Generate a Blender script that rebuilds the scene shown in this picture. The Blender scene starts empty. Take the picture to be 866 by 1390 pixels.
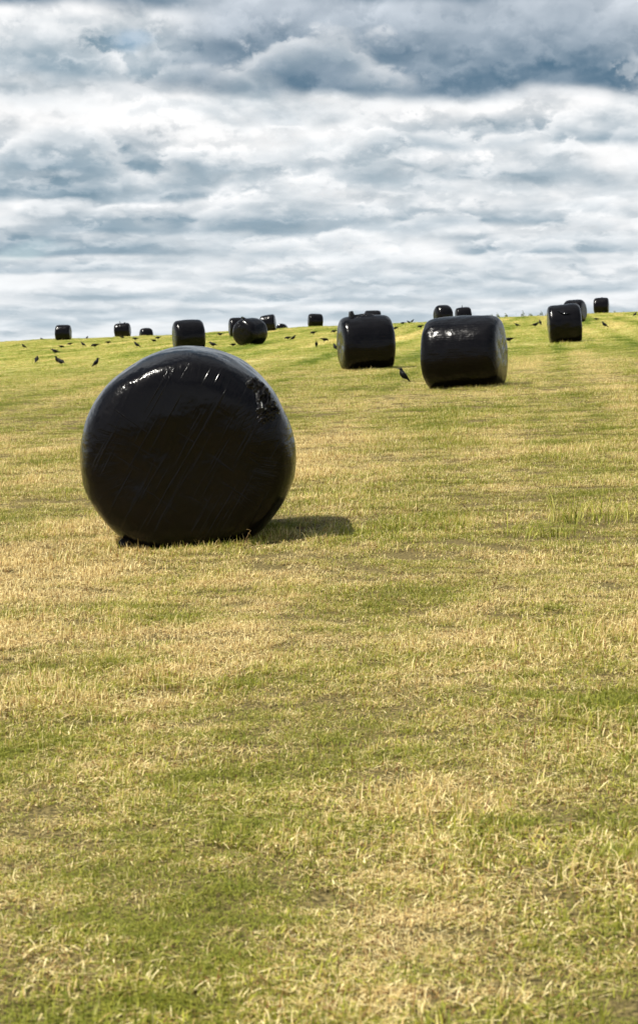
import bpy, math, random
import numpy as np
from mathutils import Vector, Matrix, noise as mn

C = bpy.context.scene
COL = C.collection
R = math.radians

# ------------------------------------------------------------------ camera
EYE = 1.42
cd = bpy.data.cameras.new('camera'); cam = bpy.data.objects.new('camera', cd); COL.objects.link(cam)
cam.location = (0, 0, EYE)
cam.rotation_euler = (R(90 - 4.008), 0, 0)
cd.sensor_fit = 'HORIZONTAL'; cd.sensor_width = 24; cd.lens = 70
cd.clip_start = .1; cd.clip_end = 20000
cd.dof.use_dof = True; cd.dof.focus_distance = 12.5; cd.dof.aperture_fstop = 9
C.camera = cam

# ------------------------------------------------------------------ exposure and sun
C.view_settings.view_transform = 'Standard'; C.view_settings.look = 'None'
C.view_settings.exposure = 0.60; C.view_settings.gamma = 1
C.view_settings.use_curve_mapping = False
SUN_DIR = Vector((-1.0, -.34, 1.72)).normalized()       # towards the sun
sl = bpy.data.lights.new('sun', 'SUN'); sl.energy = 5.0; sl.angle = R(.5); sl.color = (1, .955, .87)
so = bpy.data.objects.new('sun', sl); COL.objects.link(so)
so.rotation_euler = SUN_DIR.to_track_quat('Z', 'Y').to_euler(); so.location = (-20, -10, 30)


# ------------------------------------------------------------------ node helpers
class NT:
    """a node tree with arithmetic written as expressions"""
    def __init__(s, nt): s.nt = nt; nt.nodes.clear()
    def n(s, typ, **kw):
        nd = s.nt.nodes.new(typ)
        for k, v in kw.items(): setattr(nd, k, v)
        return nd
    def link(s, a, b): s.nt.links.new(a.s if isinstance(a, X) else a, b)
    def put(s, sock, v):
        if isinstance(v, X): s.nt.links.new(v.s, sock)
        elif hasattr(v, 'is_output'): s.nt.links.new(v, sock)
        else: sock.default_value = v
    def m(s, op, *a, clamp=False):
        nd = s.n('ShaderNodeMath', operation=op, use_clamp=clamp)
        for i, v in enumerate(a): s.put(nd.inputs[i], v)
        return X(s, nd.outputs[0])
    def smooth(s, x, lo, hi, a=0., b=1.):
        nd = s.n('ShaderNodeMapRange', interpolation_type='SMOOTHSTEP')
        for k, v in (('Value', x), ('From Min', lo), ('From Max', hi), ('To Min', a), ('To Max', b)): s.put(nd.inputs[k], v)
        return X(s, nd.outputs[0])
    def lin(s, x, lo, hi, a=0., b=1., clamp=True):
        nd = s.n('ShaderNodeMapRange', clamp=clamp)
        for k, v in (('Value', x), ('From Min', lo), ('From Max', hi), ('To Min', a), ('To Max', b)): s.put(nd.inputs[k], v)
        return X(s, nd.outputs[0])
    def vec(s, x, y, z):
        nd = s.n('ShaderNodeCombineXYZ')
        for i, v in enumerate((x, y, z)): s.put(nd.inputs[i], v)
        return nd.outputs[0]
    def sep(s, v):
        nd = s.n('ShaderNodeSeparateXYZ'); s.put(nd.inputs[0], v)
        return [X(s, o) for o in nd.outputs]
    def noise(s, v, scale=1., detail=4., rough=.5, dist=0., lac=2.):
        nd = s.n('ShaderNodeTexNoise'); s.put(nd.inputs['Vector'], v)
        s.put(nd.inputs['Scale'], scale); nd.inputs['Detail'].default_value = detail
        nd.inputs['Roughness'].default_value = rough; nd.inputs['Distortion'].default_value = dist
        nd.inputs['Lacunarity'].default_value = lac
        return X(s, nd.outputs[0])
    def mix(s, f, a, b):
        nd = s.n('ShaderNodeMix', data_type='RGBA')
        s.put(nd.inputs[0], f); s.put(nd.inputs[6], col(a)); s.put(nd.inputs[7], col(b))
        return nd.outputs[2]
    def attr(s, name):
        return s.n('ShaderNodeAttribute', attribute_name=name)
def col(c): return (*c, 1.) if isinstance(c, tuple) and len(c) == 3 else c
class X:
    def __init__(s, t, sock): s.t = t; s.s = sock
    def __add__(s, o): return s.t.m('ADD', s, o)
    __radd__ = __add__
    def __mul__(s, o): return s.t.m('MULTIPLY', s, o)
    __rmul__ = __mul__
    def __sub__(s, o): return s.t.m('SUBTRACT', s, o)
    def __rsub__(s, o): return s.t.m('SUBTRACT', o, s)
    def __truediv__(s, o): return s.t.m('DIVIDE', s, o)
    def __neg__(s): return s.t.m('MULTIPLY', s, -1.)


# ------------------------------------------------------------------ sky: Nishita behind rows of stratocumulus
w = bpy.data.worlds.new('World'); C.world = w; w.use_nodes = True
t = NT(w.node_tree)
sky = t.n('ShaderNodeTexSky', sky_type='NISHITA', sun_disc=False)
sky.sun_elevation = math.asin(SUN_DIR.z)
sky.sun_rotation = math.atan2(SUN_DIR.x, SUN_DIR.y)
sky.air_density = 1.0; sky.dust_density = .6
D = t.n('ShaderNodeTexCoord').outputs['Generated']
dx, dy, dz = t.sep(D)
el = t.m('MULTIPLY', t.m('ARCSINE', t.m('MINIMUM', t.m('MAXIMUM', dz, -1.), 1.)), 57.2958)      # elevation, degrees
az = t.m('MULTIPLY', t.m('ARCTAN2', dx, dy), 57.2958)                                             # azimuth, degrees
hr = t.m('SQRT', dx * dx + dy * dy)
hx, hy = dx / (hr + 1e-4), dy / (hr + 1e-4)
q = t.m('LOGARITHM', t.m('MAXIMUM', el, 0.) + 2.2, 2.71828)                                       # squeezes towards the horizon
P = t.vec(hx * 8., hy * 8., q * 3.4)          # long cloud masses
P2 = t.vec(hx * 15., hy * 15., q * 6.4)       # billows
P2u = t.vec(hx * 15. - .08, hy * 15. - .05, q * 6.4 + .20)
Pf = t.vec(hx * 62., hy * 62., q * 17.)
n_big = t.noise(P, 1., 3., .5, 0.) - .5
n_mid = t.noise(P2, 1., 6., .47, 0.) - .5
n_up = t.noise(P2u, 1., 4., .5, 0.) - .5
relief = n_mid - n_up                           # lit from above
n_f = t.noise(Pf, 1., 5., .58, 0.) - .5
def billow(v, up):
    vd = t.n('ShaderNodeTexVoronoi', feature='F1')
    ad = t.n('ShaderNodeVectorMath', operation='ADD'); t.put(ad.inputs[0], v)
    t.put(ad.inputs[1], t.vec(n_mid * 1.1, n_f * .8, n_f * 1.0 + up))
    t.put(vd.inputs['Vector'], ad.outputs[0]); vd.inputs['Scale'].default_value = 1.5
    vd.inputs['Detail'].default_value = 1.; vd.inputs['Roughness'].default_value = .45
    return .50 - X(t, vd.outputs['Distance'])
b0 = billow(P2, 0.); b1 = billow(P2, .22)
brel = b0 - b1
EXPO = .745
def E_(c): return tuple(v * EXPO for v in c)
WHITE = E_((.90, .90, .90)); PALE = E_((.52, .585, .63)); GREY = E_((.265, .355, .425)); DARK = E_((.150, .225, .30))

def ev(v): return math.degrees(math.atan((518 - v) / 2526))
def au(u): return math.degrees(math.atan((u - 433) / 2526))
rows = [
    # base, thick, centre, half width, darkness, edge softness, wobble
    (440, 24, 600, 9999, .35, .25, .8),
    (418, 26, 260, 330, .60, .20, .9),
    (408, 26, 700, 300, .40, .20, .9),
    (391, 24, 480, 260, .45, .20, .8),
    (379, 30, 90, 200, .75, .18, .9),
    (352, 34, 760, 200, .95, .10, .6),
    (350, 40, 60, 240, 1., .12, .8),
    (322, 46, 270, 270, 1., .15, .9),
    (316, 40, 620, 200, .75, .25, 1.),
    (284, 48, 90, 330, 1., .20, 1.0),
    (262, 46, 250, 200, .9, .20, 1.0),
    (268, 50, 600, 260, .60, .30, 1.0),
    (218, 52, 720, 330, .95, .22, 1.0),
    (254, 66, 60, 250, 1., .22, 1.1),
    (146, 128, 560, 500, 1.2, .34, 1.6),
    (128, 100, 20, 270, .95, .30, 1.1),
    (22, 60, 700, 330, 1.25, .25, .9),
    (28, 50, 125, 170, 1.1, .25, .9),
]
puffs = [
    # centre, top, half width, depth, brightness
    (60, 408, 60, 26, .9), (300, 378, 55, 22, .9), (480, 372, 80, 22, .7), (640, 330, 90, 30, .8),
    (180, 345, 90, 20, .8), (520, 322, 90, 40, .8), (420, 278, 95, 56, 1.), (780, 276, 120, 50, 1.), (740, 316, 60, 30, .9),
    (600, 268, 70, 30, .7), (110, 262, 110, 26, .75), (405, 212, 130, 56, 1.), (280, 190, 120, 40, .9), (660, 226, 200, 36, .85),
    (60, 160, 120, 50, 1.), (440, 156, 130, 50, 1.), (250, 122, 80, 30, .85), (620, 158, 160, 36, 1.), (870, 62, 60, 60, .5), (830, 112, 90, 50, .7),
    (290, 80, 90, 26, .35), (60, 24, 130, 60, .6), (430, 14, 120, 60, .6),
]
base0 = t.mix(t.smooth(n_big + n_mid * .7, -.14, .13), tuple(.5 * (a + b) for a, b in zip(PALE, GREY)), WHITE)
c = base0
for i, (vb, th, uc, hw, dk, soft, wob) in enumerate(rows):
    eb = ev(vb); e_th = th / 2526 * 57.3
    s_ = .22 + eb / 11.
    warp = n_mid * (1.5 * wob * s_) + n_big * (1.9 * wob * s_) + n_f * (.28 * s_)
    d_ = el - eb - warp * .55
    if hw < 5000:
        a0 = au(uc); aw = hw / 2526 * 57.3
        m_az = t.smooth(t.m('ABSOLUTE', az - a0) + n_big * 5. + n_mid * 2., aw, aw * .45)
    else:
        m_az = 1.
    mask = t.smooth(d_, 0., soft * (1. + .9 * s_))
    fall = t.smooth(d_, e_th * 2.3, e_th * 1.1)
    mask = mask * m_az * fall
    k = t.smooth(d_ + n_mid * ((1.0 if dk < 1.05 else .3) * e_th), e_th * .20, e_th * 1.35)
    k = t.m('ADD', k, relief * (1.6 if dk < 1.05 else .5) + brel * (.5 if dk < 1.05 else .15), clamp=True)
    lowc = tuple(p * (1 - min(dk, 1)) + g * min(dk, 1) for p, g in zip(PALE, GREY))
    if dk > 1: lowc = DARK
    c = t.mix(mask, c, t.mix(k, lowc, tuple(v * .96 for v in WHITE) if dk < 1.05 else E_((.58, .63, .69))))
for (uc, vt, hw, dp, br) in puffs:
    et = ev(vt); e_d = dp / 2526 * 57.3; a0 = au(uc); aw = hw / 2526 * 57.3
    aa = (az - a0) / aw
    dome = aa * aa * (e_d * .75)
    top = et - dome + b0 * (e_d * 1.2) + n_mid * (e_d * .9) + n_f * (e_d * .2)
    dd = top - el
    m_ = t.smooth(dd, 0., .26 + e_d * .22) * t.smooth(dd, e_d * 1.5, e_d * .35) * t.smooth(t.m('ABSOLUTE', aa), 1.35, .75)
    k = t.m('ADD', t.smooth(dd, e_d * 1.15, e_d * .0) * .9, relief * 1.5 + brel * .8, clamp=True)
    c = t.mix(m_ * (br * .92), c, t.mix(k, tuple(.6 * a + .4 * b for a, b in zip(PALE, GREY)), WHITE))
# overhead cloud sheet
zz = t.m('MAXIMUM', dz, .02) + .06
Pp = t.vec(dx / zz * 1.1, dy / zz * 1.1, 3.7)
n_ov = t.noise(Pp, 1., 6., .55, .3)
over = t.mix(t.smooth(n_ov, .42, .62), E_((.15, .21, .28)), E_((.70, .74, .78)))
c = t.mix(t.smooth(el + n_mid * 4., 12.5, 15.5), c, over)
rl = t.n('ShaderNodeMix', data_type='RGBA', blend_type='ADD')
rl.inputs[0].default_value = 1.
t.put(rl.inputs[6], c)
rv = relief * .20 + brel * .10 + n_f * .06
t.put(rl.inputs[7], t.vec(rv, rv, rv))
c = rl.outputs[2]
# thin haze low down
c = t.mix(t.smooth(el, 6.5, 1.2, 0., .30), c, E_((.52, .61, .68)))
bl = t.n('ShaderNodeVectorMath', operation='SCALE'); t.put(bl.inputs[0], sky.outputs[0]); bl.inputs[3].default_value = .12
gap = t.smooth(n_big + n_mid * .6, -.20, -.32, 0., .25)
c = t.mix(gap, c, bl.outputs[0])
c = t.mix(t.smooth(el, -1., 0.), (.18, .20, .10), c)
bg = t.n('ShaderNodeBackground'); t.put(bg.inputs[0], c); bg.inputs[1].default_value = 1.0
ow = t.n('ShaderNodeOutputWorld'); t.link(bg.outputs[0], ow.inputs[0])
w.cycles.sampling_method = 'MANUAL'; w.cycles.sample_map_resolution = 512
C.cycles.max_bounces = 5; C.cycles.diffuse_bounces = 3; C.cycles.glossy_bounces = 2
C.cycles.transparent_max_bounces = 4
C.cycles.use_denoising = True
try: C.cycles.denoiser = 'OPENIMAGEDENOISE'
except Exception: pass

# SKY_END
# ------------------------------------------------------------------ terrain
def zf(x, y):
    x = np.asarray(x, float); y = np.asarray(y, float)
    yc = np.minimum(y, 500.)
    z = .0396 * np.minimum(y, 900.) + 3.0 * np.tanh(x / 60) - 7.5e-5 * np.maximum(0, yc - 100) ** 2
    z = z - 7.5e-5 * 800 * np.maximum(0, np.minimum(y, 900.) - 500)
    br = np.clip(y - 163, 0, 30)
    z = z - .0022 * br ** 2 - .02 * np.clip(y - 193, 0, 120)
    far = np.clip((y - 20) / 100, 0, 1)
    z = z + .012 * np.sin(x * 1.9 + 1.3 * np.sin(y * .8)) * np.sin(y * 1.35 + .6 * x)
    z = z + far * (.05 * np.sin(x * .31 + .9 + .05 * y) + .035 * np.sin(x * .83 + 2.0) + .015 * np.sin(x * 2.1 + .4 * y))
    z = z + .007 * np.sin(x * 5.3 + y * 1.1) * np.sin(y * 4.7 - x * .9)
    return z
def Z(x, y): return float(zf(x, y))
def slope_matrix(x, y, yaw):
    e = .4
    n = Vector((-(Z(x + e, y) - Z(x - e, y)) / (2 * e), -(Z(x, y + e) - Z(x, y - e)) / (2 * e), 1)).normalized()
    fx = Vector((math.cos(yaw), math.sin(yaw), 0)); fx = (fx - n * fx.dot(n)).normalized()
    fy = n.cross(fx)
    m = Matrix((fx, fy, n)).transposed().to_4x4(); m.translation = Vector((x, y, Z(x, y)))
    return m

# ------------------------------------------------------------------ colours of the field, shared by the soil and the blades
def patch_nodes(t):
    """0 = green, 1 = straw, from the place in the field"""
    px, py, pz = t.sep(t.n('ShaderNodeNewGeometry').outputs['Position'])
    wob = t.noise(t.vec(px, py, 0.), .35, 2., .5)
    a = t.noise(t.vec(px * .45, py * 1.2, 1.), .5, 3., .55)         # metre-sized patches
    b = t.noise(t.vec(px * .55, py * 1.3, 5.), 2.2, 3., .6)                  # hand-sized patches
    sw = t.noise(t.vec(px * .9 + py * -.10 + wob * .8, py * .03, 9.), 1.1, 2., .5)   # swaths left by the mower, running up the hill
    far = t.noise(t.vec(px * .6, py * .35, 13.), .16, 4., .6)
    band = t.m('SINE', (py + wob * 3.) * 2.4 + px * .25) * t.smooth(py, 60., 25.)      # passes of the mower across the slope
    c3 = t.noise(t.vec(px * .8, py * 1.3, 8.), 7.5, 3., .6)                  # tufts
    s = (a - .5) * 1.6 + (b - .5) * 2.1 + (c3 - .5) * 1.3 + (sw - .5) * 2.1 + (far - .5) * 1.3 + band * .09
    return s, px, py

def m_blade(name, fresh=False):
    m = bpy.data.materials.new(name); m.use_nodes = True; t = NT(m.node_tree)
    s, px, py = patch_nodes(t)
    r1 = X(t, t.attr('rnd').outputs['Fac']); r2 = X(t, t.attr('rnd2').outputs['Fac'])
    nearer = t.smooth(py, 60., 8., 0., 1.)
    thr = s * 1.05 + nearer * .25 - .09 + (r1 - .5) * 1.1
    straw = t.smooth(thr, -.12, .12)
    g = t.mix(r2, (.11, .20, .012), (.50, .53, .055))
    g = t.mix(t.smooth(s, -.1, -.6), g, (.125, .195, .016))
    g = t.mix(nearer * .6, g, t.mix(r2, (.13, .135, .012), (.50, .44, .07)))
    st = t.mix(t.smooth(r2, .05, .95), (.50, .36, .085), (.97, .87, .42))
    st = t.mix(nearer * .6, st, t.mix(r2, (.45, .25, .06), (.98, .82, .45)))
    st = t.mix(t.smooth(r2, .20, .12), st, (.20, .09, .03))
    c = t.mix(straw if not fresh else straw * .25, g, st)
    bs = t.n('ShaderNodeBsdfPrincipled'); t.put(bs.inputs['Base Color'], c)
    bs.inputs['Roughness'].default_value = .55; bs.inputs['Specular IOR Level'].default_value = .25
    tr = t.n('ShaderNodeBsdfTranslucent'); t.put(tr.inputs['Color'], c)
    mx = t.n('ShaderNodeMixShader'); mx.inputs[0].default_value = .28
    t.link(bs.outputs[0], mx.inputs[1]); t.link(tr.outputs[0], mx.inputs[2])
    o = t.n('ShaderNodeOutputMaterial'); t.link(mx.outputs[0], o.inputs[0])
    return m

def m_soil():
    m = bpy.data.materials.new('field_thatch'); m.use_nodes = True; t = NT(m.node_tree)
    s, px, py = patch_nodes(t)
    pos = t.n('ShaderNodeNewGeometry').outputs['Position']
    f1 = t.noise(t.vec(px * 1.0, py * 1.0, 2.), 60., 3., .6)
    f2 = t.noise(t.vec(px * 4., py * 1.0, 3.), 5., 5., .7)
    f3 = t.noise(t.vec(px * 1.6, py * .9, 4.), 2.2, 6., .75)
    near = t.mix(t.smooth(f1, .35, .65), (.055, .045, .018), (.20, .155, .06))
    k = s + (f2 - .5) * 2.2 + (f3 - .5) * 2.4
    fc = t.mix(t.smooth(k, -.7, .05), (.12, .16, .022), (.27, .28, .06))
    fc = t.mix(t.smooth(k, -.05, .85), fc, (.62, .54, .22))
    c = t.mix(t.smooth(py, 22., 75.), near, fc)
    bs = t.n('ShaderNodeBsdfPrincipled'); t.put(bs.inputs['Base Color'], c)
    bs.inputs['Roughness'].default_value = .95; bs.inputs['Specular IOR Level'].default_value = .1
    bp = t.n('ShaderNodeBump'); t.put(bp.inputs['Height'], f1 + f2 * 2.); bp.inputs['Strength'].default_value = .5; bp.inputs['Distance'].default_value = .03
    t.link(bp.outputs[0], bs.inputs['Normal'])
    o = t.n('ShaderNodeOutputMaterial'); t.link(bs.outputs[0], o.inputs[0])
    return m

def mesh_obj(name, verts, faces, mat, parent=None, smooth=True, link=True):
    me = bpy.data.meshes.new(name)
    me.from_pydata([tuple(v) for v in verts], [], faces); me.update()
    if smooth: me.polygons.foreach_set('use_smooth', [True] * len(me.polygons))
    if mat: me.materials.append(mat)
    o = bpy.data.objects.new(name, me)
    if link: COL.objects.link(o)
    if parent: o.parent = parent
    return o
def tag(o, label=None, cat=None, group=None, kind=None):
    for k, v in (('label', label), ('category', cat), ('group', group), ('kind', kind)):
        if v: o[k] = v
    return o

def axis(fine, step, lim, growth=1.12, start=0.):
    a = list(np.arange(start, fine, step)); d = step
    while a[-1] < lim: d *= growth; a.append(a[-1] + d)
    return a
xs_ = axis(9, .25, 3500, 1.1); xs = np.array([-v for v in xs_[:0:-1]] + xs_)
ya = [v for v in axis(30, .2, 150, 1.04)] + [152 + 2 * i for i in range(40)]
while ya[-1] < 6000: ya.append(ya[-1] + max(3, .10 * (ya[-1] - 200)))
yb = axis(.01, .4, 800, 1.25)
ys = np.array([-v for v in yb[:0:-1]] + ya)
GX, GY = np.meshgrid(xs, ys); GZ = zf(GX, GY)
V = np.stack([GX.ravel(), GY.ravel(), GZ.ravel()], 1)
nx, ny = len(xs), len(ys)
ii = (np.arange(ny - 1)[:, None] * nx + np.arange(nx - 1)[None, :]).ravel()
F = np.stack([ii, ii + 1, ii + nx + 1, ii + nx], 1)
ground = mesh_obj('ground', V.tolist(), F.tolist(), m_soil())
tag(ground, 'sloping mown field of cut grass stubble rising to the skyline', kind='structure')

# ------------------------------------------------------------------ grass: clumps of real blades spread over the field
rng = np.random.default_rng(11)
def clump_mesh(name, n, rad, hmin, hmax, wid, lying, rg, bend=.5):
    vs, fs, a1, a2 = [], [], [], []
    for k in range(n):
        r = rad * math.sqrt(rg.random()); an = rg.random() * 6.283
        bx, by = r * math.cos(an), r * math.sin(an)
        ya_ = rg.random() * 6.283; h = rg.uniform(hmin, hmax) * rg.uniform(.7, 1.15); wd = wid * rg.uniform(.6, 1.3)
        lean = rg.uniform(.1, 1.3) * bend * 1.6
        if rg.random() < lying:
            base_z = rg.uniform(.006, hmin * .9); tilt = rg.uniform(-.25, .35); L = h * rg.uniform(.8, 1.9)
            pts = [(L * s * math.cos(tilt), base_z + L * s * math.sin(tilt) - .15 * L * s * s) for s in (0, .5, 1)]
        else:
            pts = []
            d = 0.; z = -.004; ang = lean * .35
            for s in range(4):
                pts.append((d, z)); d += h / 3 * math.sin(ang); z += h / 3 * math.cos(ang); ang += lean * .55
        cx, sx = math.cos(ya_), math.sin(ya_)
        px_, py_ = -sx, cx
        b0 = len(vs); np_ = len(pts); v1, v2 = rg.random(), rg.random()
        for i, (d, z) in enumerate(pts):
            ww = wd * (1 - .75 * (i / (np_ - 1)) ** 2) / 2
            vs.append((bx + d * cx + px_ * ww, by + d * sx + py_ * ww, z)); vs.append((bx + d * cx - px_ * ww, by + d * sx - py_ * ww, z))
            a1 += [v1, v1]; a2 += [v2, v2]
        for i in range(np_ - 1):
            q_ = b0 + 2 * i; fs.append((q_, q_ + 1, q_ + 3, q_ + 2))
    return vs, fs, a1, a2
def add_attr(me, name, vals):
    at = me.attributes.new(name, 'FLOAT', 'POINT'); at.data.foreach_set('value', np.array(vals, np.float32))
blade_mat = m_blade('grass_blades')
protos = bpy.data.collections.new('grass_clump_sources')
for k in range(14):
    rad, n = .11, 150
    if k < 9:   args = (n, rad, .014, .032, .0030, .6)
    elif k < 12: args = (n, rad, .02, .046, .0034, .5)
    else:       args = (int(n * .7), rad, .03, .075, .0030, .4)
    vs, fs, a1, a2 = clump_mesh('c', *args, rng)
    o = mesh_obj('clump_%02d' % k, vs, fs, blade_mat, link=False)
    add_attr(o.data, 'rnd', a1); add_attr(o.data, 'rnd2', a2)
    protos.objects.link(o)

pts, scl, idx = [], [], []
def scatter(y0, y1, wk, w0, dens, smin, smax, tall=.05):
    area = (wk * (y0 + y1) + 2 * w0) * (y1 - y0)
    n = int(area * dens)
    y = rng.uniform(y0, y1, n * 2); hw = wk * y + w0; x = rng.uniform(-1, 1, n * 2) * (wk * y1 + w0)
    k = np.abs(x) < hw; x, y = x[k][:n], y[k][:n]
    s = rng.uniform(smin, smax, len(x))
    cl = np.sin(x * 2.1 + 1.7 * np.sin(y * 1.3)) * np.sin(y * 1.7 + 1.1 * np.sin(x * .9))
    s *= 1 + .22 * cl
    i = rng.integers(0, 9, len(x))
    u_ = rng.random(len(x)) - .12 * cl
    i[u_ < .22] = rng.integers(9, 12, (u_ < .22).sum())
    i[u_ < tall] = rng.integers(12, 14, (u_ < tall).sum())
    pts.append(np.stack([x, y, zf(x, y)], 1)); scl.append(s); idx.append(i)
scatter(1.0, 10, .22, 5.5, 190, .7, 1.1)
scatter(10, 24, .22, 5.5, 95, .8, 1.25)
scatter(24, 50, .22, 6., 46, .9, 1.3)
scatter(50, 95, .22, 7., 18, 1., 1.6)
scatter(95, 200, .22, 9., 11, 1.1, 1.9)
# taller, uncut grass round the feet of the nearest bales
for bx_, by_, hx_, hy_, n_ in ((-.79, 11.84, .50, .62, 150), (2.45, 30.45, .66, .50, 90), (1.06, 41.6, .62, .5, 80)):
    a_ = rng.uniform(0, 6.283, n_); r_ = rng.uniform(.95, 1.12, n_)
    x_ = bx_ + hx_ * r_ * np.cos(a_); y_ = by_ + hy_ * r_ * np.sin(a_)
    pts.append(np.stack([x_, y_, zf(x_, y_)], 1)); scl.append(rng.uniform(.7, 1.3, n_)); idx.append(rng.integers(9, 14, n_))
pts = np.concatenate(pts); scl = np.concatenate(scl); idx = np.concatenate(idx)
gme = bpy.data.meshes.new('grass'); gme.vertices.add(len(pts)); gme.vertices.foreach_set('co', pts.ravel().astype(np.float32))
add_attr(gme, 'scl', scl); add_attr(gme, 'rot', rng.uniform(0, 6.283, len(pts)))
at = gme.attributes.new('idx', 'INT', 'POINT'); at.data.foreach_set('value', idx.astype(np.int32))
gme.materials.append(blade_mat)
grass = bpy.data.objects.new('grass', gme); COL.objects.link(grass)
tag(grass, 'short mown grass and dry straw stubble covering the field', 'grass', kind='stuff')
ng = bpy.data.node_groups.new('grass_spread', 'GeometryNodeTree')
ng.interface.new_socket('Geometry', in_out='INPUT', socket_type='NodeSocketGeometry')
ng.interface.new_socket('Geometry', in_out='OUTPUT', socket_type='NodeSocketGeometry')
gi = ng.nodes.new('NodeGroupInput'); go = ng.nodes.new('NodeGroupOutput')
ci = ng.nodes.new('GeometryNodeCollectionInfo'); ci.inputs['Collection'].default_value = protos
ci.inputs['Separate Children'].default_value = True; ci.inputs['Reset Children'].default_value = True
ip = ng.nodes.new('GeometryNodeInstanceOnPoints'); ip.inputs['Pick Instance'].default_value = True
def na(nm, ty='FLOAT'):
    n_ = ng.nodes.new('GeometryNodeInputNamedAttribute'); n_.data_type = ty; n_.inputs[0].default_value = nm
    return n_.outputs[0]
cx_ = ng.nodes.new('ShaderNodeCombineXYZ'); ng.links.new(na('rot'), cx_.inputs[2])
er = ng.nodes.new('FunctionNodeEulerToRotation'); ng.links.new(cx_.outputs[0], er.inputs[0])
ng.links.new(gi.outputs[0], ip.inputs['Points']); ng.links.new(ci.outputs[0], ip.inputs['Instance'])
ng.links.new(na('idx', 'INT'), ip.inputs['Instance Index']); ng.links.new(er.outputs[0], ip.inputs['Rotation'])
ng.links.new(na('scl'), ip.inputs['Scale']); ng.links.new(ip.outputs[0], go.inputs[0])
gm = grass.modifiers.new('spread', 'NODES'); gm.node_group = ng

# ------------------------------------------------------------------ black stretch film
def m_film(name, crumple=False):
    m = bpy.data.materials.new(name); m.use_nodes = True; t = NT(m.node_tree)
    ob = t.n('ShaderNodeTexCoord').outputs['Object']
    x, y, z = t.sep(ob)
    bs = t.n('ShaderNodeBsdfPrincipled')
    bs.inputs['Base Color'].default_value = (.0018, .0012, .0018, 1)
    bs.inputs['IOR'].default_value = 1.5; bs.inputs['Specular IOR Level'].default_value = .20
    if crumple:
        h = t.noise(ob, 38., 4., .6, .6) * 1.
        bs.inputs['Roughness'].default_value = .09; bs.inputs['Specular IOR Level'].default_value = .4
        st, dist = .6, .02
    else:
        rr = t.m('SQRT', y * y + (z - .6) * (z - .6))
        face = t.smooth(t.m('ABSOLUTE', x), .50, .56)
        zc = z - .6
        # film pulled across the ends in long chords
        ca, sa = math.cos(R(123)), math.sin(R(123))
        u1 = y * ca + zc * sa; v1 = zc * ca - y * sa
        l1 = t.noise(t.vec(u1 * 1.6, v1 * 52., x * 2.), 1., 3., .55, .15)
        cr1 = t.smooth(l1, .57, .70)
        cb, sb = math.cos(R(38)), math.sin(R(38))
        u2 = y * cb + zc * sb; v2 = zc * cb - y * sb
        l2 = t.noise(t.vec(u2 * 2.2, v2 * 40., x * 2. + 7.), 1., 3., .55, .15)
        cr2 = t.smooth(l2, .64, .74)
        # pleats running in from the shoulder
        an = t.m('ARCTAN2', y, zc)
        wb = t.noise(ob, 3., 2., .5)
        pl = t.noise(t.vec(t.m('COSINE', an) * 13. + wb, t.m('SINE', an) * 13. + wb, rr * 1.6), 1., 4., .65)
        plm = t.smooth(rr, .30, .52)
        bag = t.noise(ob, 4.5, 3., .5)
        hf = cr1 * .26 + cr2 * .10 + pl * plm * .42 + l1 * .10
        # barrel: overlapping bands along the axis
        b1 = t.noise(t.vec(x * 1.3 + y * .4, y * 17., zc * 17.), 1., 4., .6, .1)
        b2 = t.noise(t.vec(x * 5., y * 6., zc * 6.), 1., 3., .5)
        hb = b1 * .55 + b2 * .35
        h = hf * face + hb * (1. - face) + bag * .9
        t.put(bs.inputs['Roughness'], t.lin(t.noise(ob, 6., 4., .6), .3, .7, .12, .24))
        st, dist = .5, .03
    bp = t.n('ShaderNodeBump'); t.put(bp.inputs['Height'], h); bp.inputs['Strength'].default_value = st; bp.inputs['Distance'].default_value = dist
    t.link(bp.outputs[0], bs.inputs['Normal'])
    o = t.n('ShaderNodeOutputMaterial'); t.link(bs.outputs[0], o.inputs[0])
    return m
film = m_film('black_wrap_film'); crump = m_film('crumpled_film', True)

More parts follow.
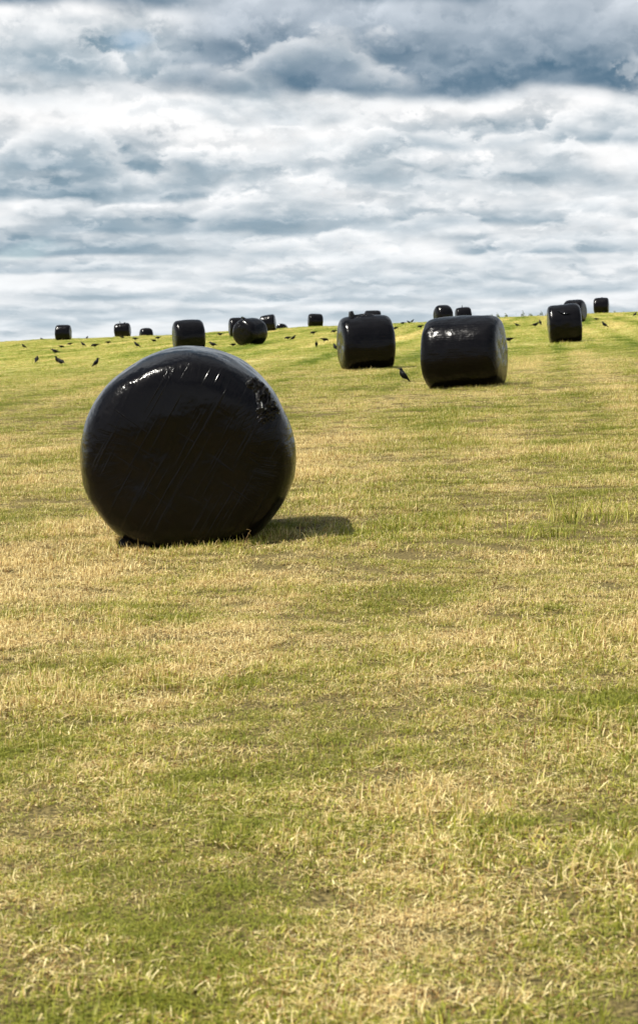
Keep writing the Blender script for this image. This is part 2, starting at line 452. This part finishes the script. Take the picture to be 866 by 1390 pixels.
class Bale:
    """shape of one wrapped bale: axis along local X, underside on z = 0"""
    def __init__(s, L, W, H, n=5., seed=0, taper=0., flat=.10):
        s.hl, s.ry, s.h, s.n, s.seed, s.taper, s.flat = L / 2, W / 2, H, n, seed, taper, flat
    def p(s, th, ph, out=0.):
        """th round the barrel (0 = top), ph 0..pi from one end's middle to the other's"""
        c_, s_ = math.cos(ph), math.sin(ph); e = 2 / s.n
        x = math.copysign(abs(c_) ** e, c_); r = max(s_, 0) ** e
        bul = 1 + .012 * (1 - x * x)
        y = r * math.sin(th) * bul; z = r * math.cos(th) * bul
        k = 1 + s.taper * x
        v = Vector((x * s.hl, y * s.ry * k, z * s.ry * k))
        o = Vector((s.seed * 7.3, s.seed * 3.1, 0))
        v += v.normalized() * (.016 * mn.noise(v * 2.2 + o) + .006 * mn.noise(v * 7 + o))
        if out: v += Vector((abs(x) ** 6 * math.copysign(1, x), y, z)).normalized() * out
        # weight: the underside spreads and lies flat
        zz = v.z / s.ry
        v.y *= 1 + .035 * math.exp(-((zz + .45) / .45) ** 2)
        lim = -1 + s.flat
        if zz < lim + .12:
            d = lim + .12 - zz; zz = lim + .12 - .12 * (1 - math.exp(-d / .12)) - .02 * d
        v.z = (zz - lim) / (1.01 - lim) * s.h
        return v
    def mesh(s, nt=96, np_=64):
        vs, fs = [], []
        phs = []
        for j in range(1, np_):
            q_ = j / np_; phs.append(math.pi * (q_ + .0 * math.sin(2 * math.pi * q_)))
        # even steps along the outline
        raw = np.linspace(0, math.pi, 2001); e = 2 / s.n
        X_ = np.sign(np.cos(raw)) * np.abs(np.cos(raw)) ** e * s.hl; R_ = np.clip(np.sin(raw), 0, 1) ** e * s.ry
        arc = np.concatenate([[0], np.cumsum(np.hypot(np.diff(X_), np.diff(R_)))])
        phs = np.interp(np.linspace(0, arc[-1], np_ + 1), arc, raw)[1:-1]
        vs.append(s.p(0, 0))
        for ph in phs:
            for i in range(nt): vs.append(s.p(2 * math.pi * i / nt, ph))
        vs.append(s.p(0, math.pi)); K = len(phs)
        for i in range(nt): fs.append((0, 1 + (i + 1) % nt, 1 + i))
        for j in range(K - 1):
            for i in range(nt):
                a = 1 + j * nt + i; b = 1 + j * nt + (i + 1) % nt
                fs.append((a, b, b + nt, a + nt))
        l = 1 + (K - 1) * nt
        for i in range(nt): fs.append((len(vs) - 1, l + i, l + (i + 1) % nt))
        return vs, fs

def crumple_patch(bale, th0, th1, pa0, pa1, nu, nv, amp, seed, lift=.006, edge=None):
    """a gathered strip of loose film lying on the bale"""
    vs, fs = [], []
    for i in range(nu + 1):
        for j in range(nv + 1):
            a, b = i / nu, j / nv
            wob = .10 * mn.noise(Vector((a * 5, 0, seed)))
            th = th0 + (th1 - th0) * a + (b - .5) * .03; ph = pa0 + (pa1 - pa0) * (b + wob)
            if edge: th, ph = edge(a, b, th, ph)
            rim = min(1, 5 * min(a, 1 - a)) * min(1, 4 * min(b, 1 - b))
            rd = 1 - abs(mn.noise(Vector((a * nu * .22, b * nv * .30, seed)))) * 2
            rd2 = mn.noise(Vector((a * nu * .5, b * nv * .55, seed + 4)))
            vs.append(bale.p(th, ph, -.012 + rim * (lift + .012 + amp * (max(0, rd) ** 2 + .45 * rd2))))
    for i in range(nu):
        for j in range(nv):
            a = i * (nv + 1) + j; fs.append((a, a + 1, a + nv + 2, a + nv + 1))
    return vs, fs
def tail_strip(p0, d, side, L, W, seed, n=10, m=5, droop=.8):
    """loose end of film: a rumpled tongue leaving the bale at p0 along d"""
    vs, fs = [], []; d = Vector(d).normalized(); side = Vector(side).normalized(); up = side.cross(d)
    p = Vector(p0) - d * .03
    for i in range(n + 1):
        a = i / n
        for j in range(m + 1):
            b = j / m - .5
            w_ = W * (1 - .35 * a) * (1 + .5 * mn.noise(Vector((a * 3, seed, 0))))
            q_ = p + side * (b * w_) + up * (.35 * W * mn.noise(Vector((a * 4, b * 4, seed))) + .25 * W * math.cos(b * 9 + seed)) 
            vs.append(q_)
        d = (d + Vector((0, 0, -droop / n))).normalized(); p = p + d * (L / n)
    for i in range(n):
        for j in range(m):
            a = i * (m + 1) + j; fs.append((a, a + 1, a + m + 2, a + m + 1))
    return vs, fs
def solid(o, th=.004):
    md = o.modifiers.new('thickness', 'SOLIDIFY'); md.thickness = th; md.offset = 0
    return o

GB = 'wrapped silage bales across the field'
bales = [
    # key, x, y, yaw of axis, L, W, H, superellipse, label
    ('main', -.79, 11.84, 92, 1.20, 1.30, 1.225, 5.2, 'large glossy black round bale in the foreground with its end facing the viewer'),
    ('near_right', 2.40, 30.45, -17, 1.28, 1.22, 1.175, 6.6, 'wide black bale lying sideways just right of the single crow in the grass'),
    ('near_mid', 1.07, 41.6, 9, 1.18, 1.22, 1.21, 7.0, 'black wrapped bale with a knot of film sticking up at its top left'),
    ('right', 7.45, 56.4, -3, 1.00, 1.10, 1.15, 7.5, 'black wrapped bale with a dark loose flap of film across its side'),
    ('right_behind', 13.5, 98.4, -30, 1.05, 1.2, 1.2, 5.5, 'black bale half hidden behind the bale with the loose flap'),
    ('right_crest', 21.6, 143, -14, 1.15, 1.16, 1.20, 6.0, 'lone black bale standing on the skyline at the far right'),
    ('crest_round', 7.22, 108.5, 20, 1.00, 1.16, 1.16, 3.6, 'rounded black bale with a bright highlight, left of the pair on the skyline'),
    ('crest_pair', 10.45, 135, 6, 1.16, 1.1, 1.12, 4.6, 'small black bale with a pointed film tail, right of the pair on the skyline'),
    ('behind_mid', 4.20, 145, -4, 1.28, 1.14, 1.20, 7.0, 'black bale whose top alone shows above the bale with the knot of film'),
    ('crest_centre', -.33, 167, 8, 1.34, 1.2, 1.25, 5.0, 'black bale alone on the skyline left of the bale with the knot of film'),
    ('crest_tilted', -3.71, 139, -6, 1.12, 1.16, 1.22, 7.5, 'black bale with a squared slanting top behind the ball shaped bale'),
    ('left_mid_far', -4.90, 114, 10, 1.16, 1.14, 1.18, 6.0, 'black bale partly hidden by the left side of the ball shaped bale'),
    ('ball', -2.90, 79.8, 50, 1.22, 1.26, 1.17, 4.2, 'squat ball shaped black bale with a small film tuft on its top'),
    ('left_mid', -5.00, 72.2, 14, 1.18, 1.22, 1.24, 6.0, 'black bale rising just above the top of the large foreground bale'),
    ('left_sunk', -16.2, 175.5, 22, 1.22, 1.2, 1.12, 3.6, 'black bale sunk behind the brow so only its rounded top half shows'),
    ('left_tuft', -17.2, 164, -5, 1.40, 1.2, 1.26, 5.5, 'black bale with two film tufts on its top, on the left skyline'),
    ('left_end', -19.35, 141.5, -5, 1.16, 1.12, 1.20, 6.5, 'plain black bale furthest left on the skyline'),
    ('dome', -3.53, 180, 80, 1.2, 1.16, 1.2, 4.5, 'low black dome of a bale just showing over the brow beside the slanting topped bale'),
]
B = {}
for k, (key, x, y, yaw, L, W, H, n, lab) in enumerate(bales):
    b = Bale(L, W, H, n, seed=k, taper=.0 if key != 'crest_tilted' else .04, flat=.12 if key == 'main' else .09)
    nt, np_ = (288, 150) if key == 'main' else ((128, 84) if y < 60 else (72, 48))
    vs, fs = b.mesh(nt, np_)
    o = mesh_obj('silage_bale', vs, fs, film)
    M = slope_matrix(x, y, R(yaw)); M.translation.z -= .012
    if key == 'crest_tilted': M = M @ Matrix.Rotation(R(-4), 4, 'Y')
    o.matrix_world = M
    tag(o, lab, 'silage bale', GB); B[key] = (o, b)

# loose film of the foreground bale
o, b = B['main']
# local +X points away from the viewer (yaw 92): the near end is ph = pi; th grows towards local +Y (left in the picture)
def wad_edge(a, bb, th, ph):
    return th, ph
e5 = b.n
def ph_at(rfrac, near=True):     # meridian angle where the end's radius is rfrac of the full one
    p_ = math.asin(min(1, rfrac) ** (e5 / 2)); return math.pi - p_ if near else p_
# knot strip: runs down the right shoulder
def knot_edge(a, bb, th, ph):
    deg = 38 + 34 * a + 2.0 * mn.noise(Vector((bb * 4, 1.5, 0)))
    ro = .985 + .006 * mn.noise(Vector((a * 6, 0, 2))); ri = min(.87, .655 / math.sin(R(deg))) + .035 * mn.noise(Vector((a * 9, 3, 0)))
    return R(-deg), ph_at(ro + (ri - ro) * bb)
vs, fs = crumple_patch(b, 0, 1, 0, 1, 84, 34, .026, 3.3, .006, edge=knot_edge)
mesh_obj('loose_film', vs, fs, crump, o, smooth=False)
p0 = b.p(R(141), ph_at(.95))
vs, fs = tail_strip(p0 + Vector((0, .0, .0)), (-.35, .55, -.75), (.5, .7, .1), .13, .06, 2.2, droop=.1)
for v in vs: v.z = max(v.z, .015)
solid(mesh_obj('film_tail', vs, fs, crump, o, smooth=False), .003)

# knot and draped fold on the middle bale
o, b = B['near_mid']
def th_x(b, xf): # meridian angle at axial position xf of the half length
    c_ = math.copysign(abs(xf) ** (b.n / 2), xf); return math.acos(max(-1, min(1, c_)))
vs, fs = crumple_patch(b, R(-13), R(9), th_x(b, -.38), th_x(b, -.62), 16, 16, .035, 1.7, .085)
mesh_obj('film_knot', vs, fs, crump, o, smooth=False)
vs, fs = crumple_patch(b, R(6), R(-16), th_x(b, .35), th_x(b, -.44), 12, 60, .022, 6.7, .02)
mesh_obj('loose_film', vs, fs, crump, o, smooth=False)
o, b = B['near_right']
vs, fs = crumple_patch(b, R(-52), R(-60), th_x(b, .3), th_x(b, -.5), 10, 50, .004, 9.2, .003)
# dark flap across the right bale's side
o, b = B['right']
def slant(a, bb, th, ph): return th - .42 * (bb - .5), ph
P_ = []
vs, fs = crumple_patch(b, R(42), R(52), th_x(b, -.45), th_x(b, .35), 8, 40, .02, 2.9, .02, edge=None)
vs = []
nu, nv = 8, 40
for i in range(nu + 1):
    for j in range(nv + 1):
        a, bb = i / nu, j / nv
        xx = -.45 + .8 * bb; th = R(-(40 + 20 * bb + 9 * a * math.sin(math.pi * min(1, bb * 1.1 + .05))))
        rim = min(1, 6 * min(bb, 1 - bb))
        vs.append(b.p(th, th_x(b, xx), .004 + rim * (.035 * a + .010 * mn.noise(Vector((a * 3, bb * 14, 1.))))))
solid(mesh_obj('loose_flap', vs, fs, crump, o, smooth=False), .004)
for key, xf, th, L, W, d in (('crest_pair', -.12, -3, .17, .06, (.1, 0, 1)), ('left_tuft', -.22, 0, .20, .07, (-.15, 0, 1)), ('left_tuft', .32, -4, .12, .16, (.5, 0, .8)),
                             ('ball', -.55, -2, .17, .14, (-.5, .35, .8)), ('right_crest', .05, 0, .10, .16, (.6, 0, .6))):
    o, b = B[key]; p0 = b.p(R(th), th_x(b, xf))
    vs, fs = tail_strip(p0, d, (1, 0, .1), L, W, xf * 9 + 3, n=6, m=4, droop=.5)
    solid(mesh_obj('film_tail', vs, fs, crump, o, smooth=False), .006)

# ------------------------------------------------------------------ crows
def m_plain(name, c, rough, spec=.5):
    m = bpy.data.materials.new(name); m.use_nodes = True; t = NT(m.node_tree)
    bs = t.n('ShaderNodeBsdfPrincipled'); ob = t.n('ShaderNodeTexCoord').outputs['Object']
    nn = t.noise(ob, 60., 3., .6)
    t.put(bs.inputs['Base Color'], t.mix(nn, tuple(v * .7 for v in c), tuple(v * 1.3 for v in c)))
    bs.inputs['Roughness'].default_value = rough; bs.inputs['Specular IOR Level'].default_value = spec
    bp = t.n('ShaderNodeBump'); t.put(bp.inputs['Height'], nn); bp.inputs['Strength'].default_value = .3; bp.inputs['Distance'].default_value = .004
    t.link(bp.outputs[0], bs.inputs['Normal'])
    o = t.n('ShaderNodeOutputMaterial'); t.link(bs.outputs[0], o.inputs[0])
    return m
feather = m_plain('crow_feathers', (.003, .003, .004), .5, .15); horn = m_plain('crow_beak_and_legs', (.012, .011, .011), .4)

def loft(stations, ns=16):
    vs, fs = [], []
    for k, (p, wy, hz) in enumerate(stations):
        a = stations[max(0, k - 1)][0]; b_ = stations[min(len(stations) - 1, k + 1)][0]
        d = (Vector(b_) - Vector(a)).normalized(); sd = Vector((0, 1, 0)); up = d.cross(sd) * -1
        for i in range(ns):
            an = 2 * math.pi * i / ns
            vs.append(Vector(p) + sd * (wy * math.cos(an)) + up * (hz * math.sin(an)))
    for k in range(len(stations) - 1):
        for i in range(ns):
            a = k * ns + i; b_ = k * ns + (i + 1) % ns; fs.append((a, b_, b_ + ns, a + ns))
    fs.append(tuple(range(ns - 1, -1, -1))); fs.append(tuple(range((len(stations) - 1) * ns, len(stations) * ns)))
    return vs, fs
def smooth_st(st, sub=4):
    out = []
    A = np.array([[*p, w_, h_] for p, w_, h_ in st])
    for i in range(len(A) - 1):
        p0, p1, p2, p3 = A[max(0, i - 1)], A[i], A[i + 1], A[min(len(A) - 1, i + 2)]
        for k in range(sub):
            u = k / sub
            v = .5 * ((2 * p1) + (-p0 + p2) * u + (2 * p0 - 5 * p1 + 4 * p2 - p3) * u * u + (-p0 + 3 * p1 - 3 * p2 + p3) * u ** 3)
            out.append((tuple(v[:3]), max(.001, v[3]), max(.001, v[4])))
    out.append(st[-1]); return out
def crow_meshes(pitch, neck):
    """body, two wings on it, beak, legs; +X is forward, feet at z = 0"""
    hip = Vector((.0, 0, .115)); rot = Matrix.Rotation(-R(pitch), 3, 'Y')
    def T(p): return tuple(hip + rot @ (Vector(p) - Vector((0, 0, .115))))
    body = [((-.235, 0, .118), .016, .004), ((-.17, 0, .122), .026, .008), ((-.10, 0, .128), .030, .020), ((-.05, 0, .128), .050, .046), ((.01, 0, .132), .062, .062),
            ((.06, 0, .145), .056, .058), ((.095, 0, .165), .042, .045)]
    st = [(T(p), a, b_) for p, a, b_ in body]
    sh = Vector(st[-1][0]); na_ = R(neck)
    d1 = Vector((math.cos(na_), 0, math.sin(na_)))
    hd = sh + d1 * .048; fa = R(max(-60, min(8, neck - 45))); d2 = Vector((math.cos(fa), 0, math.sin(fa)))
    st += [(tuple(sh + d1 * .026), .030, .033), (tuple(hd), .031, .032), (tuple(hd + d2 * .024), .024, .025), (tuple(hd + d2 * .040), .012, .014)]
    vs, fs = loft(smooth_st(st))
    # folded wings: thin pointed shields along both flanks, crossing over the tail
    for s_ in (-1, 1):
        wg = [((.075, s_ * .040, .165), .012, .020), ((.04, s_ * .058, .155), .012, .040), ((-.02, s_ * .060, .145), .012, .044),
              ((-.09, s_ * .040, .137), .010, .030), ((-.16, s_ * .020, .130), .007, .014), ((-.215, s_ * .008, .127), .003, .004)]
        wv, wf = loft(smooth_st([(T(p), a, b_) for p, a, b_ in wg]), 10)
        n0 = len(vs); vs += wv; fs += [tuple(i + n0 for i in f) for f in wf]
    bk = [(tuple(hd + d2 * .034), .011, .013), (tuple(hd + d2 * .060), .008, .010), (tuple(hd + d2 * .092 + Vector((0, 0, -.006))), .001, .002)]
    bv, bf = loft(smooth_st(bk), 10)
    legs = []
    for s_ in (-1, 1):
        lv, lf = loft([((.0 + .012 * s_, s_ * .028, .10), .012, .014), ((-.008 + .012 * s_, s_ * .028, .062), .0055, .0055), ((.004 + .012 * s_, s_ * .028, .004), .004, .004)], 8)
        for a_ in (-.45, 0, .45, math.pi):
            L_ = .040
            c1 = (.004 + .012 * s_, s_ * .028, .005); c2 = (c1[0] + L_ * math.cos(a_), c1[1] + L_ * math.sin(a_), .003)
            tv, tf = loft([(c1, .004, .004), (c2, .002, .002)], 6); n0 = len(lv); lv += tv; lf += [tuple(i + n0 for i in f) for f in tf]
        legs.append((lv, lf))
    return (vs, fs), (bv, bf), legs
def make_crow(pitch, neck):
    (vs, fs), (bv, bf), legs = crow_meshes(pitch, neck)
    o = mesh_obj('crow', vs, fs, feather)
    mesh_obj('beak', bv, bf, horn, o)
    for lv, lf in legs: mesh_obj('leg', lv, lf, horn, o)
    return o
poses = {'stand': make_crow(28, 62), 'alert': make_crow(42, 78), 'walk': make_crow(8, 40), 'feed': make_crow(-14, -28), 'peck': make_crow(-4, -5)}
fresh = set(poses)
crows = [
    # x, y, pose, heading (0 = right, 180 = left, 90 = away), size, label
    (1.53, 33.9, 'alert', 172, .90, 'black crow standing alone in the grass between the two nearest sideways bales'),
    (-21.3, 143.5, 'walk', 150, .9, 'distant crow on the left skyline, left of the plain end bale'),
    (-15.01, 95, 'stand', 168, .95, 'crow furthest left of all, standing tail to the right'),
    (-10.76, 76.2, 'walk', 165, 1.1, 'crow walking left on the slope below the plain end bale'),
    (-9.48, 62.7, 'stand', 80, .95, 'plump crow seen from behind, left of the two crows close together'),
    (-7.88, 57.0, 'walk', 128, 1.1, 'front crow of the two standing close together at the lower left'),
    (-8.35, 59.6, 'alert', 200, .95, 'rear crow of the two standing close together at the lower left'),
    (-12.66, 91.7, 'feed', 10, .9, 'crow feeding in the grass just below the plain end bale'),
    (-13.34, 100.2, 'feed', 175, .95, 'faint crow bent to the grass right below the end bale, behind the feeding one'),
    (-11.91, 94.3, 'stand', 160, 1.0, 'crow standing head left between the end bale and the bale with two tufts'),
    (-16.0, 128.9, 'stand', 60, .9, 'tiny crow near the skyline between the end bale and the two-tufted bale'),
    (-6.48, 54.3, 'alert', 22, .95, 'upright crow facing right, just up and left of the foreground bale'),
    (-10.4, 86.8, 'feed', 178, 1.15, 'long low crow feeding below and left of the two-tufted bale'),
    (-11.18, 99, 'peck', 20, .95, 'small pecking crow below the left edge of the two-tufted bale'),
    (-13.42, 127.2, 'feed', 0, 1.0, 'low crow in the grass directly under the two-tufted bale'),
    (-10.68, 108.8, 'peck', 170, 1.1, 'crow pecking below the gap between the two-tufted bale and the sunk bale'),
    (-7.95, 81.5, 'stand', 165, 1.05, 'crow with raised head above the left shoulder of the foreground bale'),
    (-8.42, 95, 'feed', 5, .9, 'small low crow below the sunk bale'),
    (-9.51, 110.6, 'feed', 180, 1.05, 'low crow nearest the base of the sunk bale'),
    (-4.32, 76.1, 'walk', 150, 1.15, 'crow walking left beside the right end of the bale above the foreground bale'),
    (-6.02, 114, 'peck', 165, 1.2, 'far crow left of the bale hidden by the ball shaped bale'),
    (-3.48, 75.5, 'peck', 30, .85, 'small crow at the left foot of the ball shaped bale'),
    (-1.40, 84.8, 'feed', 175, .95, 'left crow of the pair feeding to the right of the ball shaped bale'),
    (-1.16, 84.2, 'stand', 15, .95, 'right crow of the pair to the right of the ball shaped bale, head up'),
    (-.28, 96.7, 'feed', 175, 1.05, 'crow feeding just below the lone bale at the middle of the skyline'),
    (.21, 75.2, 'feed', 10, 1.0, 'low crow just above the round looking crow, left of the bale with the film knot'),
    (-.09, 66.3, 'stand', 270, .8, 'round looking crow facing the viewer, left of the bale with the film knot'),
    (.80, 97.9, 'feed', 178, 1.0, 'crow peeping out high behind the left edge of the bale with the film knot'),
    (.52, 60.4, 'stand', 120, .85, 'crow peeping out low behind the left edge of the bale with the film knot'),
    (3.98, 98.1, 'peck', 0, 1.0, 'crow just showing at the right edge of the bale with the film knot'),
    (5.47, 121.7, 'feed', 175, 1.0, 'small crow near the skyline left of the pair of bales, lowest of three'),
    (6.56, 136.5, 'walk', 175, 1.0, 'left crow of the two close together on the skyline left of the pair of bales'),
    (7.00, 140.5, 'stand', 10, 1.1, 'right crow of the two close together on the skyline left of the pair of bales'),
    (5.29, 97.3, 'feed', 165, 1.05, 'crow feeding at the upper left of the nearest sideways bale'),
    (6.08, 59.6, 'feed', 165, .95, 'crow feeding beside the right end of the nearest sideways bale'),
    (9.32, 87.9, 'walk', 150, .85, 'leftmost crow of the three left of the bale with the loose flap'),
    (9.64, 83.4, 'walk', 12, 1.1, 'middle crow of three left of the bale with the loose flap, facing right'),
    (11.21, 94.8, 'alert', 110, .95, 'upright crow closest to the left side of the bale with the loose flap'),
    (14.39, 96.9, 'peck', 170, .85, 'small crow below the lone bale at the right end of the skyline'),
    (11.76, 77, 'stand', 152, 1.0, 'crow standing head left on the slope right of the bale with the loose flap'),
    (18.88, 111.7, 'stand', 35, 1.0, 'crow at the far right edge of the field'),
    (21.1, 138, 'feed', 175, .9, 'tiny crow at the foot of the lone bale at the right end of the skyline'),
]
def copy_tree(o):
    c_ = o.copy(); COL.objects.link(c_)
    for ch in list(o.children):
        d = ch.copy(); COL.objects.link(d); d.parent = c_
    return c_
for x, y, pose, hd, sc, lab in crows:
    src = poses[pose]
    if pose in fresh: o = src; fresh.discard(pose)
    else: o = copy_tree(src)
    o.matrix_world = Matrix.Translation((x, y, Z(x, y) + (.012 if y < 60 else .03))) @ Matrix.Rotation(R(hd), 4, 'Z') @ Matrix.Scale(sc * .93, 4)
    tag(o, lab, 'crow', 'crows scattered over the field')

# ------------------------------------------------------------------ long grass and weeds left by the mower
tuft_mat = m_blade('long_grass_blades', fresh=True)
dead = m_plain('dry_stalks', (.20, .13, .05), .8, .2)
def tuft(x, y, n, rad, h0, h1, wid, lab, seed, bend=.9):
    rg = np.random.default_rng(seed)
    vs, fs, a1, a2 = clump_mesh('t', n, rad, h0, h1, wid, .05, rg, bend)
    o = mesh_obj('grass_tuft', vs, fs, tuft_mat); add_attr(o.data, 'rnd', a1); add_attr(o.data, 'rnd2', a2)
    o.location = (x, y, Z(x, y)); tag(o, lab, 'grass tuft', 'tufts of long grass missed by the mower')
def stalk(x, y, h, lean, lab, seed):
    rg = random.Random(seed); vs, fs = [], []
    pts_ = []; p = Vector((0, 0, -.01)); d = Vector((lean, rg.uniform(-.2, .2), 1)).normalized()
    for i in range(9):
        pts_.append(((p.x, p.y, p.z), .0028 * (1 - i / 14), .0028 * (1 - i / 14))); p = p + d * (h / 8); d = (d + Vector((rg.uniform(-.1, .1) + lean * .15, rg.uniform(-.1, .1), 0))).normalized()
    vs, fs = loft(pts_, 6)
    for k in range(7):
        q0 = Vector(pts_[3 + k % 6][0]); a_ = rg.uniform(0, 6.28); L_ = h * rg.uniform(.1, .22)
        q1 = q0 + Vector((math.cos(a_), math.sin(a_), rg.uniform(.1, .9))) * L_
        tv, tf = loft([(tuple(q0), .0022, .0022), (tuple((q0 + q1) / 2), .005, .0016), (tuple(q1), .001, .001)], 5)
        n0 = len(vs); vs += tv; fs += [tuple(i + n0 for i in f) for f in tf]
    o = mesh_obj('weed_stalk', vs, fs, dead); o.location = (x, y, Z(x, y)); tag(o, lab, 'weed', 'thin weed stalks in the stubble')
tuft(1.72, 11.6, 150, .30, .10, .26, .006, 'broad dark green tuft of long grass at the right edge of the field', 1)
tuft(1.30, 11.0, 90, .22, .08, .20, .005, 'sprawling green grass tuft just left of the broad tuft at the right edge', 2)
tuft(.55, 11.75, 60, .20, .06, .14, .005, 'low green grass tuft on the shadow side of the foreground bale', 3)
tuft(-1.42, 13.1, 45, .16, .07, .15, .005, 'thin grass tuft behind and left of the foreground bale', 4)
stalk(-.46, 11.18, .13, .15, 'short green weed stalk in front of the foot of the foreground bale', 5)
stalk(.18, 12.3, .22, .35, 'leaning dry stalk right of the foreground bale', 6)
stalk(1.02, 12.5, .16, -.5, 'short dry stalk bent left beyond the sprawling tuft', 7)
stalk(.85, 9.1, .12, .2, 'dark weed stalk standing in the mid foreground right of centre', 8)

# ------------------------------------------------------------------ scrub beyond the brow
def m_leaf():
    m = bpy.data.materials.new('scrub_leaves'); m.use_nodes = True; t = NT(m.node_tree)
    r2 = X(t, t.attr('rnd').outputs['Fac'])
    bs = t.n('ShaderNodeBsdfPrincipled'); t.put(bs.inputs['Base Color'], t.mix(r2, (.05, .085, .03), (.15, .15, .06))); bs.inputs['Roughness'].default_value = .7
    o = t.n('ShaderNodeOutputMaterial'); t.link(bs.outputs[0], o.inputs[0]); return m
leafm = m_leaf()
def scrub(x, y, w_, h, n, lab, seed, name='shrub'):
    rg = np.random.default_rng(seed); vs, fs, a1 = [], [], []
    tv = []
    for k in range(n):
        a = rg.normal(0, .38) * w_ ; zz = h * (.62 + .38 * math.sin(a * 9 + seed)) * (1 - min(1, (a / (w_ * 1.1)) ** 4)) * rg.random() ** .6 * rg.uniform(.75, 1.1); b_ = rg.normal(0, .25) * w_
        s = rg.uniform(.04, .09); ax = Vector(rg.normal(0, 1, 3)).normalized(); ay = ax.orthogonal().normalized()
        c_ = Vector((a, b_, zz)); n0 = len(vs)
        vs += [c_ - ax * s, c_ + ay * s * .5, c_ + ax * s, c_ - ay * s * .5]; fs.append((n0, n0 + 1, n0 + 2, n0 + 3)); a1 += [rg.random()] * 4
    o = mesh_obj(name, vs, fs, leafm, smooth=False); add_attr(o.data, 'rnd', a1)
    st, sf = [], []
    for k in range(7):
        a = rg.normal(0, .3) * w_
        lv, lf = loft([((a * .5, 0, -.1), .012, .012), ((a, rg.normal(0, .1), h * rg.uniform(.4, .8)), .005, .005)], 5)
        n0 = len(st); st += lv; sf += [tuple(i + n0 for i in f) for f in lf]
    mesh_obj('stem', st, sf, dead, o)
    o.location = (x, y, Z(x, y) - .05)
    tag(o, lab, 'shrub', 'scrubby plants showing over the brow')
names = ['low pale scrub at the left end of the scrubby row on the skyline', 'small scrub clump second from the left in the skyline row', 'dark scrub clump left of the widest one in the skyline row',
         'widest and tallest scrub clump in the middle of the skyline row', 'short olive scrub right of the tallest clump in the skyline row', 'upright scrub tuft with bare tips near the right bale in the skyline row',
         'last scrub clump of the row, beside the bale with the loose flap']
for k, (u, top, wpx) in enumerate([(663, 427.5, 9), (673, 426, 9), (686, 426, 9), (710, 422.5, 12), (723, 425, 9), (738, 422, 8), (745, 425, 7)]):
    y = 176; x = (u - 433) / 2526 * y
    crest = 443.9 - (u - 433) * .0497
    gz = Z(x, y); hh = (crest - top + 7.0) / 2526 * y
    scrub(x, y, wpx / 2526 * y * 1.25, hh, 420, names[k], 50 + k)
scrub((833 - 433) / 2526 * 174, 174, .5, .62, 120, 'small dark scrub just right of the lone bale at the right end of the skyline', 71)
scrub((846 - 433) / 2526 * 174, 174, .4, .50, 90, 'lowest scrub clump, at the far right of the skyline', 72)
